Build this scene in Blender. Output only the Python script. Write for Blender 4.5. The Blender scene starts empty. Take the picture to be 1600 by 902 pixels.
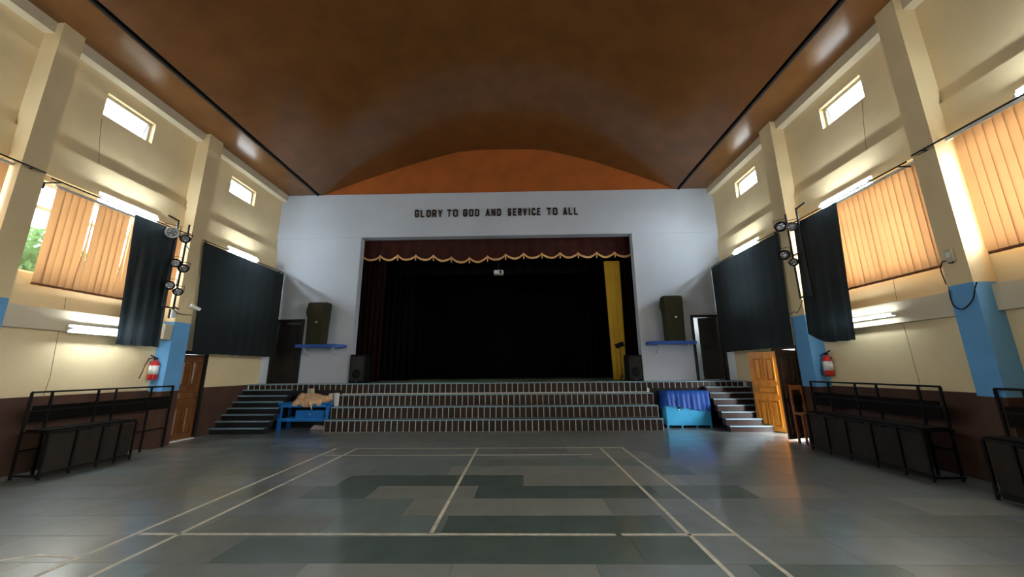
import bpy, math, random
from mathutils import Vector, Matrix
random.seed(7)
sc = bpy.context.scene
COL = sc.collection

# ---------------------------------------------------------------- camera
F_PX, PITCH, YAW, ROLL, CAM_H = 574.32, .2184, .0212, -.0081, 1.6157
_f = Vector((-math.sin(YAW)*math.cos(PITCH), math.cos(YAW)*math.cos(PITCH), math.sin(PITCH)))
_r0 = Vector((math.cos(YAW), math.sin(YAW), 0)); _u0 = _r0.cross(_f)
_r = math.cos(ROLL)*_r0 + math.sin(ROLL)*_u0
_u = -math.sin(ROLL)*_r0 + math.cos(ROLL)*_u0
cam_d = bpy.data.cameras.new('camera')
cam_d.sensor_width = 36; cam_d.sensor_fit = 'HORIZONTAL'; cam_d.lens = F_PX/1600*36
cam_d.clip_start = .05; cam_d.clip_end = 300
cam = bpy.data.objects.new('camera', cam_d); COL.objects.link(cam)
m = Matrix((( _r.x, _u.x, -_f.x, 0), (_r.y, _u.y, -_f.y, 0), (_r.z, _u.z, -_f.z, CAM_H), (0, 0, 0, 1)))
cam.matrix_world = m
sc.camera = cam

# ---------------------------------------------------------------- sky, exposure
w = bpy.data.worlds.new('overcast_sky'); sc.world = w; w.use_nodes = True
bg = w.node_tree.nodes['Background']
bg.inputs[0].default_value = (.86, .93, 1.0, 1); bg.inputs[1].default_value = 6.5
TUBE_W = 120.0
sun_d = bpy.data.lights.new('hazy_sun', 'SUN'); sun_d.energy = 6.0; sun_d.angle = math.radians(45); sun_d.color = (1, .97, .92)
sun = bpy.data.objects.new('hazy_sun', sun_d); COL.objects.link(sun); sun.location = (20, -10, 15)
sun.rotation_euler = Vector((-.80, .52, -.42)).to_track_quat('-Z', 'Y').to_euler()
sc.view_settings.view_transform = 'Standard'; sc.view_settings.look = 'None'
sc.view_settings.exposure = 1.05; sc.view_settings.gamma = 1.0
sc.view_settings.use_curve_mapping = False

# ---------------------------------------------------------------- hall dimensions
LW, RW, FW, ZC, SH = -8.35, 6.707, 11.87, 7.72, 1.2548
BACK = -5.0
YB, TREAD = 10.519, .3004
EDGE = YB + 3*TREAD                   # stage edge
PL, PR, PT = -5.43, 3.83, 6.11        # proscenium opening
PIL = [(5.18, 5.50), (8.34, 8.76), (1.96, 2.28), (-1.24, -.92), (-4.46, -4.14)]
PD = .32                              # pillar depth
TIER_L, TIER_R = -5.40, 3.82

# ---------------------------------------------------------------- materials
def s2l(c):
    return tuple((v/255/12.92 if v <= 10 else ((v/255+.055)/1.055)**2.4) for v in c)
MATS = {}
def mat(name, rgb, rough=.6, spec=.5, metal=0., noise=0., scale=6., bump=0., bscale=60., rgb2=None, stretch=None, coat=0., sheen=0.):
    if name in MATS: return MATS[name]
    M = bpy.data.materials.new(name); M.use_nodes = True
    nt = M.node_tree; b = nt.nodes['Principled BSDF']
    b.inputs['Roughness'].default_value = rough
    b.inputs['Specular IOR Level'].default_value = spec
    b.inputs['Metallic'].default_value = metal
    if coat: b.inputs['Coat Weight'].default_value = coat; b.inputs['Coat Roughness'].default_value = .17
    if sheen: b.inputs['Sheen Weight'].default_value = sheen
    c = s2l(rgb)
    b.inputs['Base Color'].default_value = (*c, 1)
    tc = nt.nodes.new('ShaderNodeTexCoord')
    src = tc.outputs['Object']
    if stretch:
        mp = nt.nodes.new('ShaderNodeMapping'); mp.inputs['Scale'].default_value = stretch
        nt.links.new(src, mp.inputs[0]); src = mp.outputs[0]
    if noise or rgb2:
        n = nt.nodes.new('ShaderNodeTexNoise'); n.inputs['Scale'].default_value = scale; n.inputs['Detail'].default_value = 6
        nt.links.new(src, n.inputs[0])
        r = nt.nodes.new('ShaderNodeValToRGB')
        c2 = s2l(rgb2) if rgb2 else tuple(v*(1-noise) for v in c)
        r.color_ramp.elements[0].position = .35; r.color_ramp.elements[1].position = .65
        r.color_ramp.elements[0].color = (*c2, 1); r.color_ramp.elements[1].color = (*c, 1)
        nt.links.new(n.outputs['Fac'], r.inputs[0]); nt.links.new(r.outputs[0], b.inputs['Base Color'])
    if bump:
        n2 = nt.nodes.new('ShaderNodeTexNoise'); n2.inputs['Scale'].default_value = bscale; n2.inputs['Detail'].default_value = 4
        nt.links.new(src, n2.inputs[0])
        bp = nt.nodes.new('ShaderNodeBump'); bp.inputs['Strength'].default_value = bump; bp.inputs['Distance'].default_value = .01
        nt.links.new(n2.outputs['Fac'], bp.inputs['Height']); nt.links.new(bp.outputs[0], b.inputs['Normal'])
    MATS[name] = M; return M
def emis(name, rgb, strength):
    M = bpy.data.materials.new(name); M.use_nodes = True; nt = M.node_tree
    for n in list(nt.nodes): nt.nodes.remove(n)
    e = nt.nodes.new('ShaderNodeEmission'); o = nt.nodes.new('ShaderNodeOutputMaterial')
    e.inputs[0].default_value = (*rgb, 1); e.inputs[1].default_value = strength
    nt.links.new(e.outputs[0], o.inputs[0]); MATS[name] = M; return M
def thin_glass(name, tint, refl=.06):
    M = bpy.data.materials.new(name); M.use_nodes = True; nt = M.node_tree
    for n in list(nt.nodes): nt.nodes.remove(n)
    t = nt.nodes.new('ShaderNodeBsdfTransparent'); t.inputs[0].default_value = (*tint, 1)
    g = nt.nodes.new('ShaderNodeBsdfGlossy'); g.inputs['Roughness'].default_value = .05
    mx = nt.nodes.new('ShaderNodeMixShader'); mx.inputs[0].default_value = refl
    o = nt.nodes.new('ShaderNodeOutputMaterial')
    nt.links.new(t.outputs[0], mx.inputs[1]); nt.links.new(g.outputs[0], mx.inputs[2]); nt.links.new(mx.outputs[0], o.inputs[0])
    MATS[name] = M; return M
def fabric_glow(name, rgb_d, rgb_t, fac=.55, vscale=None):
    M = bpy.data.materials.new(name); M.use_nodes = True; nt = M.node_tree
    for n in list(nt.nodes): nt.nodes.remove(n)
    d = nt.nodes.new('ShaderNodeBsdfDiffuse'); t = nt.nodes.new('ShaderNodeBsdfTranslucent')
    tc = nt.nodes.new('ShaderNodeTexCoord'); n = nt.nodes.new('ShaderNodeTexNoise')
    n.inputs['Scale'].default_value = 3; nt.links.new(tc.outputs['Object'], n.inputs[0])
    r = nt.nodes.new('ShaderNodeValToRGB')
    a = rgb_t; r.color_ramp.elements[0].color = (*[v*.8 for v in a], 1); r.color_ramp.elements[1].color = (*a, 1)
    nt.links.new(n.outputs['Fac'], r.inputs[0]); nt.links.new(r.outputs[0], t.inputs[0])
    d.inputs[0].default_value = (*rgb_d, 1)
    mx = nt.nodes.new('ShaderNodeMixShader'); mx.inputs[0].default_value = fac
    o = nt.nodes.new('ShaderNodeOutputMaterial')
    nt.links.new(d.outputs[0], mx.inputs[1]); nt.links.new(t.outputs[0], mx.inputs[2]); nt.links.new(mx.outputs[0], o.inputs[0])
    MATS[name] = M; return M

cream = mat('cream_wall', (230, 207, 162), .75, .3, noise=.08, scale=1.3, bump=.15, bscale=25)
cream2 = mat('cream_beam', (214, 200, 172), .75, .3, noise=.08, scale=1.3)
frontp = mat('front_wall_paint', (193, 201, 213), .7, .3, noise=.06, scale=.8)
bluep = mat('blue_pillar_paint', (108, 170, 220), .35, .5, noise=.08, scale=3)
wains = mat('brown_wainscot', (86, 60, 47), .4, .4, noise=.25, scale=2.5)
ceilm = mat('ceiling_brown', (102, 64, 31), .2, .5, noise=.18, scale=1.6, bump=.03, bscale=10)
gablem = mat('gable_brown', (176, 96, 42), .45, .4, noise=.2, scale=1.5)
dark = mat('shadow_gap_dark', (22, 18, 14), .8, .2)
slabs = [mat('kota_dark', (80, 96, 88), .45, 1.0, noise=.25, scale=3.5, coat=1.0),
         mat('kota_green', (110, 123, 119), .45, 1.0, noise=.2, scale=3, coat=1.0),
         mat('kota_mid', (116, 124, 124), .45, 1.0, noise=.18, scale=3, coat=1.0),
         mat('kota_light', (136, 138, 130), .45, 1.0, noise=.15, scale=3, coat=1.0),
         mat('kota_brown', (112, 116, 109), .45, 1.0, noise=.2, scale=3, coat=1.0)]
joint = mat('floor_joint', (120, 118, 108), .7, .3)
linep = mat('court_line_paint', (206, 197, 178), .5, .3, rgb2=(172, 166, 148), scale=9)
tile_m = [mat('tile_maroon', (52, 36, 33), .3, .5, noise=.25, scale=9), mat('tile_brown', (46, 37, 32), .3, .5, noise=.25, scale=9),
          mat('tile_dark', (40, 35, 35), .3, .5, noise=.25, scale=9)]
grout = mat('white_grout', (236, 229, 216), .7, .3)
treadm = mat('grey_tread_stone', (76, 86, 92), .3, .5, noise=.15, scale=4)
nosem = mat('blue_grey_nosing', (132, 166, 184), .35, .5)
stonek = mat('stair_black_stone', (34, 34, 36), .3, .5, noise=.2, scale=5)
treadk = mat('dark_tread_stone', (66, 72, 76), .3, .5, noise=.2, scale=4)
stagef = mat('stage_floor_green', (124, 146, 116), .5, .4, noise=.2, scale=3)
blackc = mat('black_cloth', (13, 25, 27), .7, .3, noise=.2, scale=5, sheen=.15)
blackg = mat('black_satin_cloth', (13, 26, 30), .42, .5, noise=.2, scale=5)
def thin_cloth(M, rgb, fac):
    nt = M.node_tree; b = nt.nodes['Principled BSDF']; o = nt.nodes['Material Output']
    t = nt.nodes.new('ShaderNodeBsdfTranslucent'); t.inputs[0].default_value = (*rgb, 1)
    mx = nt.nodes.new('ShaderNodeMixShader'); mx.inputs[0].default_value = fac
    nt.links.new(b.outputs[0], mx.inputs[1]); nt.links.new(t.outputs[0], mx.inputs[2]); nt.links.new(mx.outputs[0], o.inputs[0])
thin_cloth(blackc, (.035, .05, .06), .055); thin_cloth(blackg, (.035, .05, .06), .055)
stageb = mat('stage_black_drape', (9, 9, 10), .9, .1, noise=.2, scale=4)
maroon = mat('maroon_velvet', (60, 26, 20), .9, .2, noise=.3, scale=4)
wingm = mat('dark_maroon_velvet', (30, 12, 11), .95, .1, noise=.3, scale=4)
gold = mat('gold_fringe', (226, 178, 118), .6, .3, noise=.15, scale=20)
yellow = mat('ochre_cloth', (208, 166, 50), .7, .2, noise=.1, scale=3)
bmetal = mat('black_metal', (20, 20, 20), .4, .5, metal=.3)
gmetal = mat('grey_metal', (120, 120, 122), .35, .5, metal=.8)
chrome = mat('chrome', (210, 210, 212), .15, .5, metal=1)
bplast = mat('black_plastic', (9, 10, 11), .7, .2)
wplast = mat('white_plastic', (225, 225, 220), .4, .4)
beigep = mat('beige_plastic', (196, 184, 160), .5, .4)
bluew = mat('blue_painted_wood', (28, 122, 205), .4, .5, noise=.12, scale=6)
bluel = mat('light_blue_painted_wood', (70, 182, 240), .38, .5, noise=.12, scale=5)
blues = mat('blue_shelf_board', (44, 98, 190), .45, .4, noise=.1, scale=6)
bluet = mat('blue_tarpaulin', (14, 78, 172), .55, .4, noise=.2, scale=6)
olive = mat('olive_speaker_cover', (58, 56, 40), .8, .2, noise=.2, scale=8, bump=.3, bscale=30)
doory = mat('varnished_yellow_wood', (226, 152, 44), .3, .5, rgb2=(200, 120, 28), scale=3, stretch=(6, 6, .6), coat=.3)
doorb = mat('frame_and_shaded_leaf_wood', (92, 58, 34), .4, .5, rgb2=(66, 40, 24), scale=3, stretch=(6, 6, .6))  # brown of the frame, also darkens the leaf that stands in shade
doork = mat('near_black_wood', (30, 26, 24), .5, .4, noise=.2, scale=4)
chairw = mat('orange_brown_wood', (150, 84, 34), .4, .5, noise=.2, scale=6)
benchb = mat('black_brown_board', (24, 20, 17), .9, .1, noise=.3, scale=6)
boardb = mat('brown_bench_board', (46, 37, 30), .6, .3, noise=.35, scale=5)
redp = mat('extinguisher_red', (190, 34, 30), .3, .5)
labelp = mat('white_paper', (226, 222, 214), .7, .3)
pinkp = mat('pale_pink_paper', (206, 190, 200), .7, .3)
cardm = mat('floral_tan_cloth', (232, 200, 164), .8, .2, rgb2=(196, 148, 104), scale=16)
lettm = mat('dark_brown_letters', (58, 44, 42), .5, .3)
crackm = mat('crack_dark', (122, 108, 84), .9, .1)
alum = mat('aluminium_frame', (196, 196, 190), .4, .5, metal=.5)
winw = mat('white_window_frame', (226, 214, 190), .5, .4)
tubem = emis('fluorescent_tube', (.80, .92, 1.0), TUBE_W)
tubed = emis('aged_fluorescent_tube', (.80, .92, 1.0), 20.0)
tubel = emis('dimmer_fluorescent_tube', (.82, .93, 1.0), 75.0)
glass = thin_glass('window_glass', (.93, .96, .97))
blind = fabric_glow('orange_blind_fabric', (.85, .58, .34), (.31, .15, .055), .5)
blindw = mat('brown_blind_hem', (130, 84, 56), .7, .2)
leafm = fabric_glow('leaf_green', (.06, .12, .045), (.10, .19, .06), .5)
bark = mat('bark_brown', (96, 78, 60), .9, .1, noise=.3, scale=12)
outg = mat('outdoor_concrete', (205, 205, 202), .9, .1, noise=.1, scale=1)
lensm = mat('par_lens', (150, 155, 165), .15, .8)
roomw = mat('back_room_paint', (206, 214, 216), .8, .2)
wirem = mat('black_wire', (24, 24, 26), .6, .3)

# ---------------------------------------------------------------- mesh helpers
class MB:
    def __init__(s): s.v = []; s.f = []; s.mi = []; s.sm = []
    def add(s, vs, fs, mi=0, smooth=False):
        o = len(s.v); s.v += [tuple(p) for p in vs]
        for f in fs: s.f.append(tuple(i+o for i in f)); s.mi.append(mi); s.sm.append(smooth)
        return s
    def box(s, x0, x1, y0, y1, z0, z1, mi=0):
        vs = [(x0,y0,z0),(x1,y0,z0),(x1,y1,z0),(x0,y1,z0),(x0,y0,z1),(x1,y0,z1),(x1,y1,z1),(x0,y1,z1)]
        return s.add(vs, [(3,2,1,0),(4,5,6,7),(0,1,5,4),(1,2,6,5),(2,3,7,6),(3,0,4,7)], mi)
    def bbox(s, x0, x1, y0, y1, z0, z1, b, mi=0):
        """box with chamfered vertical edges and top"""
        def ring(z, i):
            return [(x0+b+i,y0+i,z),(x1-b-i,y0+i,z),(x1-i,y0+b+i,z),(x1-i,y1-b-i,z),(x1-b-i,y1-i,z),(x0+b+i,y1-i,z),(x0+i,y1-b-i,z),(x0+i,y0+b+i,z)]
        vs = ring(z0, b*.5)+ring(z0+b*.5, 0)+ring(z1-b*.5, 0)+ring(z1, b*.5)
        fs = [tuple(range(7,-1,-1)), tuple(range(24,32))]
        for k in range(3):
            for i in range(8):
                j = (i+1) % 8; fs.append((k*8+i, k*8+j, (k+1)*8+j, (k+1)*8+i))
        return s.add(vs, fs, mi)
    def bar(s, a, b, w, h=None, up=(0,0,1), mi=0):
        a = Vector(a); b = Vector(b); h = h or w; d = (b-a).normalized(); up = Vector(up)
        if abs(d.dot(up)) > .98: up = Vector((1,0,0))
        r = d.cross(up).normalized(); u = r.cross(d)
        vs = []
        for p in (a, b):
            for sx, sy in ((-1,-1),(1,-1),(1,1),(-1,1)): vs.append(p + r*sx*w/2 + u*sy*h/2)
        return s.add(vs, [(0,1,2,3),(7,6,5,4),(0,4,5,1),(1,5,6,2),(2,6,7,3),(3,7,4,0)], mi)
    def tube(s, pts, rad, n=8, mi=0, cap=True, smooth=True):
        pts = [Vector(p) for p in pts]; N = len(pts)
        rads = rad if isinstance(rad, (list, tuple)) else [rad]*N
        o = []; ref = Vector((0,0,1))
        for i, p in enumerate(pts):
            d = (pts[min(i+1,N-1)]-pts[max(i-1,0)]).normalized()
            rf = ref if abs(d.dot(ref)) < .95 else Vector((1,0,0))
            r = d.cross(rf).normalized(); u = r.cross(d)
            for k in range(n):
                a = 2*math.pi*k/n; o.append(p + (r*math.cos(a)+u*math.sin(a))*rads[i])
        fs = [(i*n+k, i*n+(k+1)%n, (i+1)*n+(k+1)%n, (i+1)*n+k) for i in range(N-1) for k in range(n)]
        s.add(o, fs, mi, smooth)
        if cap:
            s.add(o[:n], [tuple(range(n))], mi); s.add(o[-n:], [tuple(range(n-1,-1,-1))], mi)
        return s
    def prism(s, poly, axis, a0, a1, mi=0):
        """poly of 2D points extruded along axis (0: (y,z), 1: (x,z), 2: (x,y))"""
        def P(p, a):
            return {0:(a,p[0],p[1]), 1:(p[0],a,p[1]), 2:(p[0],p[1],a)}[axis]
        n = len(poly); vs = [P(p,a0) for p in poly]+[P(p,a1) for p in poly]
        fs = [tuple(range(n)), tuple(range(2*n-1,n-1,-1))]+[(i,(i+1)%n,n+(i+1)%n,n+i) for i in range(n)]
        return s.add(vs, fs, mi)
    def lathe(s, prof, c=(0,0,0), n=16, mi=0, M=None):
        vs = []
        for r, z in prof:
            for k in range(n):
                a = 2*math.pi*k/n; p = Vector((r*math.cos(a), r*math.sin(a), z))
                if M: p = M @ p
                vs.append(p+Vector(c))
        m_ = len(prof)
        fs = [(i*n+k, i*n+(k+1)%n, (i+1)*n+(k+1)%n, (i+1)*n+k) for i in range(m_-1) for k in range(n)]
        fs += [tuple(range(n-1,-1,-1)), tuple(range((m_-1)*n, m_*n))]
        return s.add(vs, fs, mi, True)
    def build(s, name, mats, parent=None, world=True):
        me = bpy.data.meshes.new(name)
        o = (0,0,0)
        me.from_pydata(s.v, [], s.f)
        for M in (mats if isinstance(mats, (list, tuple)) else [mats]): me.materials.append(M)
        for i, p in enumerate(me.polygons): p.material_index = s.mi[i]; p.use_smooth = s.sm[i]
        import bmesh
        bm = bmesh.new(); bm.from_mesh(me); bmesh.ops.recalc_face_normals(bm, faces=bm.faces); bm.to_mesh(me); bm.free()
        ob = bpy.data.objects.new(name, me); COL.objects.link(ob)
        if parent is not None:
            ob.parent = parent
            if world: ob.matrix_parent_inverse = parent.matrix_basis.inverted()
        return ob
def empty(name, loc=(0,0,0), rz=0.):
    o = bpy.data.objects.new(name, None); COL.objects.link(o)
    o.location = loc; o.rotation_euler = (0,0,rz); o.empty_display_size = .1
    return o
def tag(o, label, cat, group=None):
    o['label'] = label; o['category'] = cat
    if group: o['group'] = group
    return o
def struct(o, label=None, cat=None):
    o['kind'] = 'structure'
    if label: o['label'] = label
    if cat: o['category'] = cat
    return o
def box(name, M, x0, x1, y0, y1, z0, z1, parent=None, bev=0):
    b = MB()
    (b.bbox(x0,x1,y0,y1,z0,z1,bev) if bev else b.box(x0,x1,y0,y1,z0,z1))
    return b.build(name, M, parent)
def side(s):   # (wall x, inward sign)
    return (LW, 1) if s == 'left' else (RW, -1)

# ================================================================ FLOOR
fl = box('floor', joint, LW-.2, RW+.2, BACK-.2, EDGE+.6, -.2, -.008)
struct(fl, 'grey green polished stone slab floor of the hall', 'floor')
rows = [3.02-.55*k for k in range(15, 0, -1)] + [3.02, 3.57, 4.10, 4.64, 5.21, 5.74, 6.29, 6.84, 7.39, 7.94, 8.49, 9.04, 9.59, 10.14, 10.69, 11.24, 11.79, 12.0]
fixed = {3.02: [(-1.85,-.6,3),(-.6,.62,3),(.62,1.9,2),(1.9,3.1,0)],
         3.57: [(-3.9,-2.75,4),(-2.75,-1.55,0),(-1.55,-.14,0),(-.14,1.05,0),(1.05,1.65,0),(1.65,2.9,2)],
         4.10: [(-3.4,-2.1,4),(-2.1,-.83,1),(-.83,.43,0),(.43,1.55,0),(1.55,2.7,2),(2.7,3.9,1)],
         4.64: [(-2.65,-1.4,1),(-1.4,-.12,3),(-.12,1.04,3),(1.04,2.3,2),(2.3,3.5,2),(3.5,4.6,2),(4.6,5.7,3)],
         5.21: [(-2.95,-2.05,0),(-2.05,-.62,3),(-.62,.6,0),(.6,1.8,0),(1.8,3.04,0),(3.04,4.2,3)],
         5.74: [(-2.7,-1.4,0),(-1.4,.02,0),(.02,1.2,3),(1.2,2.4,3),(2.4,3.5,2)],
         6.29: [(-2.5,-1.2,1),(-1.2,.1,3),(.1,1.3,3),(1.3,2.2,3),(2.2,2.7,0)],
         6.84: [(-3.2,-1.9,1),(-1.9,-.6,1),(-.6,.7,4),(.7,2.0,1)]}
ri = random.Random(3)
stuffb = MB(); cnt = 0
shared = {}
for i in range(len(rows)-1):
    y0, y1 = rows[i], rows[i+1]
    segs = list(fixed.get(y0, []))
    x = segs[-1][1] if segs else LW+ri.uniform(-.9, 0)
    while x < RW:
        wd = ri.choice([1.05, 1.15, 1.25, 1.35]); segs.append((x, x+wd, ri.choice([1,2,2,2,4,4,1,3 if y0 > 6.5 else 2]))); x += wd
    if y0 in fixed:
        x = segs[0][0]
        while x > LW:
            wd = ri.choice([1.05, 1.15, 1.25, 1.35]); segs.append((x-wd, x, ri.choice([1,2,2,2,4,4]))); x -= wd
    for (a, b, k) in segs:
        a = max(a, LW); b = min(b, RW)
        if b-a < .05 or y1 < BACK: continue
        if y0 > 2.4 and y0 < 11.5:
            MB().box(a+.002, b-.002, y0+.002, y1-.002, -.02, 0).build('stone_slab', slabs[k], fl); cnt += 1
        else:
            stuffb.box(a+.002, b-.002, max(y0,BACK)+.002, y1-.002, -.02, 0, k)
so = stuffb.build('stone_slabs', slabs, fl); so['kind'] = 'stuff'

# court lines
cx, yn, yf, LWD = -.932, 4.144, 8.36, .042
court = empty('court_markings', (cx, 6, 0))
tag(court, 'worn off-white badminton court lines painted on the stone floor', 'court lines')
def cl(name, x0, x1, y0, y1): box(name, linep, x0, x1, y0, y1, -.001, .0025, court)
for dx in (-3.05, -2.59, 2.59, 3.05): cl('side_line', cx+dx-LWD/2, cx+dx+LWD/2, 1.2, yf)
cl('center_line', cx-LWD/2, cx+LWD/2, yn, yf)
cl('service_line', cx-3.0, cx+1.86, yn-LWD/2, yn+LWD/2); cl('service_line', cx+1.92, cx+3.05, yn-LWD/2, yn+LWD/2)
cl('long_service_line', cx-2.95, cx+2.3, 7.68, 7.715); cl('back_line', cx-2.6, cx+3.05, yf-.03, yf)
b = MB().bar((-4.72,3.56,.001), (-4.42,3.70,.001), .03, .003).bar((-4.42,3.70,.001), (-4.0,3.66,.001), .03, .003)
b.build('corner_mark', linep, court)

# ================================================================ SIDE WALLS
BAYS = [(2.28, 5.18), (5.50, 8.34), (8.76, 11.87)]
WZ0, WZ1 = 3.30, 4.95
HZ0, HZ1 = 6.72, 7.22
WIN = [(2.45, 5.10), (5.58, 8.26), (9.4, 10.9), (-.75, 1.80), (-3.95, -1.40)]  # windows behind the camera, here and high up, are added for daylight
HWIN = [(3.05, 4.05), (6.28, 7.28), (9.58, 10.58), (-.1, .9), (-3.3, -2.3)]
RDOOR = (9.22, 10.0, 2.08); LDOOR = (8.98, 9.72, 2.08)
TH = .24
def wall(s):
    X, sg = side(s); x0, x1 = sorted((X, X-sg*TH)); b = MB()
    dy0, dy1, dz = LDOOR if s == 'left' else RDOOR
    ys = sorted({BACK, FW+.3, dy0, dy1, *[v for t in WIN for v in t], *[v for t in HWIN for v in t]})
    zs = [0, dz, WZ0, WZ1, HZ0, HZ1, ZC+.1]
    def solid(y, z):
        if dy0 < y < dy1 and z < dz: return False
        if any(a < y < c for a, c in WIN) and WZ0 < z < WZ1: return False
        if any(a < y < c for a, c in HWIN) and HZ0 < z < HZ1: return False
        return True
    for i in range(len(ys)-1):
        run = None
        for j in range(len(zs)-1):
            ok = solid((ys[i]+ys[i+1])/2, (zs[j]+zs[j+1])/2)
            if ok and run is None: run = zs[j]
            if run is not None and (not ok or j == len(zs)-2):
                b.box(x0, x1, ys[i], ys[i+1], run, zs[j+1] if ok else zs[j]); run = None
    o = b.build('wall_'+s, cream)
    struct(o, 'cream painted %s side wall with windows and pillars' % s, 'wall')
    # wainscot as a shallow skin
    w_ = MB()
    for a, c in ((BACK, dy0-.09), (dy1+.09, FW)):
        xa, xb = sorted((X-sg*.02, X+sg*.012)); w_.box(xa, xb, a, c, 0, 1.235)
    bo = w_.build('baseboard_'+s, wains); struct(bo)
    # hairline cracks in the plaster
    cr = {'left': [[(6.28,6.62),(6.33,6.2),(6.42,5.69)], [(6.45,2.99),(6.47,2.72)], [(6.47,2.36),(6.52,1.55),(6.49,1.24)]],
          'right': [[(6.34,6.70),(6.42,6.2),(6.49,5.67)], [(6.56,3.2),(6.585,2.76)], [(6.57,2.34),(6.55,1.7),(6.53,1.24)]]}[s]
    for ln in cr:
        MB().tube([(X+sg*.001, y, z) for y, z in ln], .0035, 5).build('crack', crackm, o)
    return o
walls = {s: wall(s) for s in ('left', 'right')}

tn = [0]
def trim(mb, M, label=None):
    tn[0] += 1; o = mb.build('trim_%d' % tn[0], M); struct(o, label); return o
for s in ('left', 'right'):
    X, sg = side(s)
    for i, (a, c) in enumerate(PIL):
        b = MB(); xa, xb = sorted((X-sg*.05, X+sg*PD))
        b.box(xa, xb, a, c, 0, 1.21, 0); b.box(xa, xb, a, c, 1.21, 2.78, 1); b.box(xa, xb, a, c, 2.78, ZC+.01, 2)
        o = b.build('pillar', [wains, bluep, cream]); struct(o)
        if i < 2: o['label'] = '%s wall pillar, cream above a blue band, %s' % (s, ['nearest in view', 'beside the light rack', 'behind the camera position', 'further behind the camera position', 'by the rear wall'][i])
    pcs = [(BACK, PIL[4][0]), (PIL[4][1], PIL[3][0]), (PIL[3][1], PIL[2][0]), (PIL[2][1], PIL[0][0]), (PIL[0][1], PIL[1][0]), (PIL[1][1], FW)]
    for z0, z1, d, M in ((7.50, ZC, .19, cream2), (5.05, 5.66, .055, cream), (2.37, 2.74, .09, cream2)):  # middle band is added along a shadow edge left by the tube lights
        b = MB(); xa, xb = sorted((X-sg*.03, X+sg*d))
        for a, c in pcs:
            if z0 == 2.37 and a > 8: continue
            b.box(xa, xb, a, c, z0, z1)
        trim(b, M)

# ================================================================ WINDOWS
wn = [0]
def window(s, y0, y1, z0, z1, high=False):
    wn[0] += 1; X, sg = side(s); xg = X-sg*.13
    o = empty('window_%d' % wn[0], (xg, (y0+y1)/2, z0)); struct(o)
    fw = .05; xa, xb = xg-.03, xg+.03
    b = MB().box(xa,xb,y0,y1,z0,z0+fw).box(xa,xb,y0,y1,z1-fw,z1).box(xa,xb,y0,y0+fw,z0+fw,z1-fw).box(xa,xb,y1-fw,y1,z0+fw,z1-fw)
    b.build('window_frame', alum if high else winw, o)
    if high:
        # top-hung sash tilted outwards
        h = z1-z0-.1; L = y1-y0-.1; t = .30
        p = [(xg, z1-.05), (xg-sg*math.sin(t)*h, z1-.05-math.cos(t)*h)]
        q = MB()
        for ya in (y0+.05, y1-.05): q.bar((p[0][0],ya,p[0][1]), (p[1][0],ya,p[1][1]), .03)
        q.bar((p[1][0],y0+.05,p[1][1]), (p[1][0],y1-.05,p[1][1]), .03)
        q.build('sash', alum, o)
        MB().add([(p[0][0],y0+.06,p[0][1]),(p[0][0],y1-.06,p[0][1]),(p[1][0],y1-.06,p[1][1]),(p[1][0],y0+.06,p[1][1])], [(0,1,2,3)]).build('pane', glass, o)
    else:
        zt = z0+.72*(z1-z0); n = 3; wd = (y1-y0)/n
        b = MB().box(xa+.005,xb-.005,y0+fw,y1-fw,zt-.03,zt+.03)
        b.build('transom', winw, o)
        for k in range(1, n): box('mullion', winw, xa+.004, xb-.004, y0+k*wd-.025, y0+k*wd+.025, z0+fw, z1-fw, o)
        for k in range(n):
            for za, zb in ((z0+fw, zt-.03), (zt+.03, z1-fw)):
                ya, yb = y0+k*wd+.02, y0+(k+1)*wd-.02
                MB().add([(xg,ya,za),(xg,yb,za),(xg,yb,zb),(xg,ya,zb)], [(0,1,2,3)]).build('pane', glass, o)
for s in ('left', 'right'):
    for a, c in WIN: window(s, a, c, WZ0, WZ1)
    for a, c in HWIN: window(s, a, c, HZ0, HZ1, True)

# ================================================================ FRONT WALL AND STAGE
b = MB(); T2 = .30
LD = (-8.02, -7.12); RD = (5.52, 6.42); DZ = 3.25
def fwall(x0, x1, z0, z1): b.box(x0, x1, FW, FW+T2, z0, z1)
fwall(LW-.2, LD[0], 0, PT); fwall(LD[0], LD[1], DZ, PT); fwall(LD[0], LD[1], 0, SH); fwall(LD[1], PL, 0, PT)
fwall(PR, RD[0], 0, PT); fwall(RD[0], RD[1], DZ, PT); fwall(RD[0], RD[1], 0, SH); fwall(RD[1], RW+.2, 0, PT)
b.box(LW-.2, RW+.2, FW-.02, FW+T2, PT, ZC)
wf = b.build('wall_front', frontp); struct(wf, 'pale grey front wall around the stage opening', 'wall')
wb = box('wall_back', cream, LW-.2, RW+.2, BACK-.24, BACK, 0, 9.6); struct(wb, 'cream rear wall of the hall behind the viewer', 'wall')

# ceiling: flat side strips, shadow gap, vaulted middle
SL, SR = -7.10, 5.56
vault = [(-6.98,7.70),(-6.3,7.98),(-5.71,8.22),(-4.8,8.55),(-3.9,8.85),(-3.0,9.12),(-2.18,9.34),(-1.6,9.40),(-.6,9.42),(.4,9.40),(1.06,9.33),(1.9,9.10),(2.75,8.84),(3.5,8.55),(4.29,8.24),(4.9,7.98),(5.46,7.70)]
ce = empty('ceiling', (-.8, 4, ZC)); struct(ce, 'dark brown vaulted board ceiling', 'ceiling')
b = MB()
vs = []
for (x, z) in vault: vs += [(x, BACK-.1, z), (x, FW+.25, z)]
b.add(vs, [(2*i, 2*i+1, 2*i+3, 2*i+2) for i in range(len(vault)-1)], 0, True)
vo = b.build('vault', ceilm, ce)
box('edge_strip', ceilm, LW-.1, SL, BACK-.1, FW+.25, ZC, ZC+.05, ce)
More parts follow.
